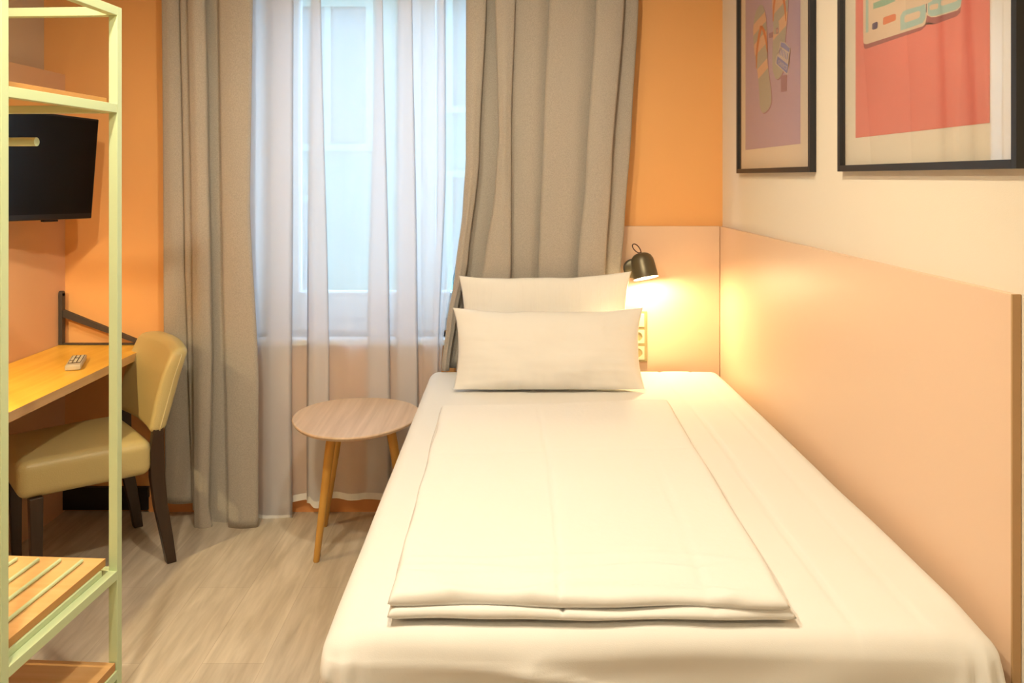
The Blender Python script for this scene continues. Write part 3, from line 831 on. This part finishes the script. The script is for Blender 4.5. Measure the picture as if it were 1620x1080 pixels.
# ------------------------------------------------------------------ desk
DZ = .716; DXF = -1.50
dk = thing('desk', 'oak wall desk held by dark iron brackets', 'desk', (0,0,0))
bm = new()
for f in box(bm,XL+.002,DXF,2.25,3.475,DZ-.032,DZ):
    if abs(f.calc_center_median().z-DZ) > 1e-3: f.material_index = 1
obj('desk_top', bm, [M['desk_wood'],M['desk_edge']], dk, bevel=.001)
for yb in (3.455,2.34):
    bm = new(); w = .030
    z0 = DZ+.001
    # upright on the wall, flat on the desk, diagonal strut
    pts = [(XL+.003,z0),(XL+.003+.02,z0)]
    y0, y1 = yb-.012, yb+.012
    box(bm,XL+.002,XL+.018,y0,y1,z0,PZ(464,3.45))
    tube(bm,[(XL+.002,yb,PZ(464,3.45)-.001),(XL+.018,yb,PZ(464,3.45)-.001)],.012,20)
    box(bm,XL+.018,DXF-.06,y0,y1,z0,z0+.005)
    a = Vector((XL+.014,0,PZ(495,3.45))); b = Vector((DXF-.06,0,z0+.006))
    d = (b-a).normalized(); nn = Vector((-d.z,0,d.x)); 
    for s in (0,):
        q = [a+nn*.015,b+nn*.012,b-nn*.003,a-nn*.015]
        vs = [bm.verts.new((k.x,yy,k.z)) for yy in (y0+.004,y1-.004) for k in q]
        for f in ((0,1,2,3),(7,6,5,4),(0,4,5,1),(1,5,6,2),(2,6,7,3),(3,7,4,0)): bm.faces.new([vs[i] for i in f])
    obj('bracket', bm, M['iron'], dk, bevel=.0006)

# remote control
far = Vector((PX(126,3.17),3.17,0)); near = Vector((PX(114.5,2.98),2.98,0))
cc = (far+near)/2; dd = far-near
rm = thing('remote_control', 'small silver remote control lying on the desk', 'remote control', (cc.x,cc.y,DZ+.0005), (0,0,math.atan2(dd.y,dd.x)-math.pi/2))
Lr, Wr = dd.length*.93, .052
bm = new(); rbox(bm,0,0,.010,Wr,Lr,.019,.004,.02); obj('body', bm, M['remote_body'], rm, smooth=True)
bx('keypad', M['remote_face'], -Wr/2+.005,Wr/2-.005,-Lr/2+.035,Lr/2-.008,.0196,.0202, rm)
bm = new()
for r in range(9):
    for c in range(3):
        if (r,c) in ((3,1),(6,0)): continue
        x = -.014+c*.014; y = Lr/2-.02-r*.0145; box(bm,x-.0045,x+.0045,y-.0035,y+.0035,.0202,.0218)
obj('buttons', bm, M['remote_key'], rm)

# ------------------------------------------------------------------ chair
def chair():
    ex = Vector((-.648,.762,0)); ey = Vector((-.762,-.648,0))
    o = Vector((-1.565,3.035,0))
    C = thing('upholstered_chair', 'dark wooden chair with olive-beige leatherette seat and back at the desk', 'chair', o, (0,0,math.atan2(ex.y,ex.x)))
    def trap(p,n):
        q = Vector(p); k = sstep(-.22,.26,q.y); q.x *= 1.02-.09*k
        q.z += .012*(1-(q.x/.23)**2)*(1-((q.y-.02)/.25)**2)*(1 if n.z > .3 else 0)
        # gentle belly of the front edge
        return q
    bm = new(); rbox(bm,0,.043,.405,.44,.425,.125,.035,.02,trap); obj('seat', bm, M['leather'], C, smooth=True)
    # seat piping along the lower seam
    for s in (-1,1):
        bm = new(); sweep(bm,[(s*.185,.20,.345),(s*.178,.195,.0)],[.042,.030],[.042,.030]); obj('leg', bm, M['dark_wood'], C, bevel=.003)
        bm = new()
        ys = [(-.238,.0),(-.222,.10),(-.200,.22),(-.188,.33),(-.186,.42),(-.192,.52),(-.212,.60)]
        sweep(bm,[(s*.201,y,z) for y,z in ys],[.032,.032,.032,.032,.030,.024,.018],[.034,.040,.046,.050,.048,.034,.024]); obj('leg', bm, M['dark_wood'], C, bevel=.003)
    # backrest pad, curved and leaning
    def bk(p,n):
        q = Vector(p); h = (q.z-.49)/.31           # 0 bottom .. 1 top
        q.x *= .975+.025*h-.02*max(0,h-.8)*5
        q.y += -.185-.085*h-.02*(1-(q.x/.22)**2) + .0
        q.z -= .022*(abs(q.x)/.22)**3*sstep(.6,1,h)
        q.y += .010*math.sin(math.pi*max(0,min(1,h)))*(1 if n.y > .3 else 0)
        return q
    bm = new(); rbox(bm,0,0,.645,.445,.060,.315,.024,.016,bk); pad = obj('backrest', bm, M['leather'], C, smooth=True)
    # seams: piping down both side edges of the pad
    for s in (-1,1):
        pts = []
        for k in range(16):
            h = .02+.93*k/15; p = bk(Vector((s*.2215,-.006,.49+.31*h)),Vector((s,0,0))); pts.append(p+Vector((s*.001,0,0)))
        bm = new(); tube(bm,pts,.0022,6); obj('piping', bm, M['piping'], pad, smooth=True)
    pts = [bk(Vector((-.21+.42*k/14,.012,.4885)),Vector((0,0,-1))) for k in range(15)]
    bm = new(); tube(bm,pts,.0022,6); obj('piping', bm, M['piping'], pad, smooth=True)
chair()

# ------------------------------------------------------------------ side table
def side_table():
    c = Vector((-.585,3.115,0)); zt = .517
    T = thing('side_table', 'small round side table with ash top and three oak legs beside the bed', 'side table', c)
    bm = new(); n = 96; prof = [(1,0),(1.0,-.003),(.985,-.010),(.95,-.016)]
    rings = []
    def rad(a):
        # egg-like round outline, a little longer away from the camera
        x = .238*math.cos(a); y = .262*math.sin(a)
        k = 1+.03*math.cos(3*(a-.5)); return x*k, y*k
    for (s,z) in [(.985,0.0)]+[(1.0,-.0035),(1.0,-.006),(.975,-.014),(.955,-.017)]:
        rings.append([bm.verts.new((rad(2*math.pi*k/n)[0]*s, rad(2*math.pi*k/n)[1]*s, z)) for k in range(n)])
    for a,b in zip(rings,rings[1:]):
        for k in range(n): bm.faces.new((a[k],a[(k+1)%n],b[(k+1)%n],b[k]))
    bm.faces.new(rings[0]); bm.faces.new(rings[-1][::-1])
    o = obj('table_top', bm, M['table_wood'], T, loc=(0,0,zt), rot=(0,0,0))
    o.modifiers.new('b','BEVEL').width = .0012
    for (fx,fy,tx,ty) in ((-.716,3.035,-.655,3.04),(-.755,3.345,-.665,3.25),(-.385,3.14,-.462,3.13)):
        bm = new(); tube(bm,[(tx-c.x,ty-c.y,zt-.0175),((tx*.75+fx*.25)-c.x,(ty*.75+fy*.25)-c.y,zt*.75),(fx-c.x,fy-c.y,.003),(fx-c.x,fy-c.y,.0)],[.0185,.0175,.0115,.0095],20)
        obj('leg', bm, M['table_leg'], T, smooth=True)
side_table()

# ------------------------------------------------------------------ lights
def downlight(x,y,e,label,ang=140,blend=.7,col=(1,.865,.62),lean=(0,0)):
    L = thing('ceiling_downlight', label, 'ceiling light', (x,y,ZC-.001))
    bm = new(); lathe(bm,[(.048,-.004),(.052,-.008),(.060,-.008),(.064,-.001)],32); obj('rim', bm, M['steel'], L, smooth=True)
    bm = new(); lathe(bm,[(.0005,-.003),(.047,-.003)],32); obj('diffuser', bm, M['opal'], L)
    ld = bpy.data.lights.new('downlight_glow','SPOT'); ld.energy = e; ld.color = col; ld.shadow_soft_size = .045
    ld.spot_size = math.radians(ang); ld.spot_blend = blend
    o = bpy.data.objects.new('downlight_glow', ld); COL.objects.link(o); o.location = (x,y,ZC-.05); o.rotation_euler = (lean[0],lean[1],0)
    return L
downlight(-.15, 1.45, 70, 'recessed ceiling downlight over the foot of the bed', lean=(math.radians(28),0))
downlight(-.85, 1.1, 82, 'recessed ceiling downlight beside the wardrobe rack', lean=(math.radians(18),0))
downlight(-.1, -.45, 34, 'added ceiling downlight behind the camera, fill for the bed front')  # unseen fill lamp, added to brighten the front face of the bed
# bell lamp over the desk, left of the frame
bell_lamp('reading_lamp', 'bell reading lamp on the left wall over the desk', Vector((XL+.0005,2.30,1.42)), math.pi/2,
          ((0,-.13,.02),(math.radians(28),0,0)), True, 30)
W = bpy.data.worlds.new('sky'); S.world = W; W.use_nodes = True
bg = W.node_tree.nodes['Background']; bg.inputs['Color'].default_value = (.52,.73,1.0,1); bg.inputs['Strength'].default_value = 11.5
pl = bpy.data.lights.new('window_portal','AREA'); pl.shape = 'RECTANGLE'; pl.size = WX1-WX0; pl.size_y = WZ1-WZ0; pl.cycles.is_portal = True
po = bpy.data.objects.new('window_portal', pl); COL.objects.link(po); po.location = ((WX0+WX1)/2, YB+.22, (WZ0+WZ1)/2); po.rotation_euler = (math.radians(-90),0,0)

# ------------------------------------------------------------------ camera
cd = bpy.data.cameras.new('camera'); cam = bpy.data.objects.new('camera', cd); COL.objects.link(cam)
cam.location = (0,0,H); cam.rotation_euler = (math.radians(90),0,0)
cd.sensor_width = 36; cd.lens = F/1620*36; cd.shift_x = 3/1620; cd.shift_y = -(540-HY)/1620; cd.clip_start = .02
S.camera = cam
S.view_settings.view_transform = 'Standard'; S.view_settings.look = 'None'; S.view_settings.gamma = 1
S.view_settings.exposure = 0.31; S.view_settings.use_curve_mapping = False
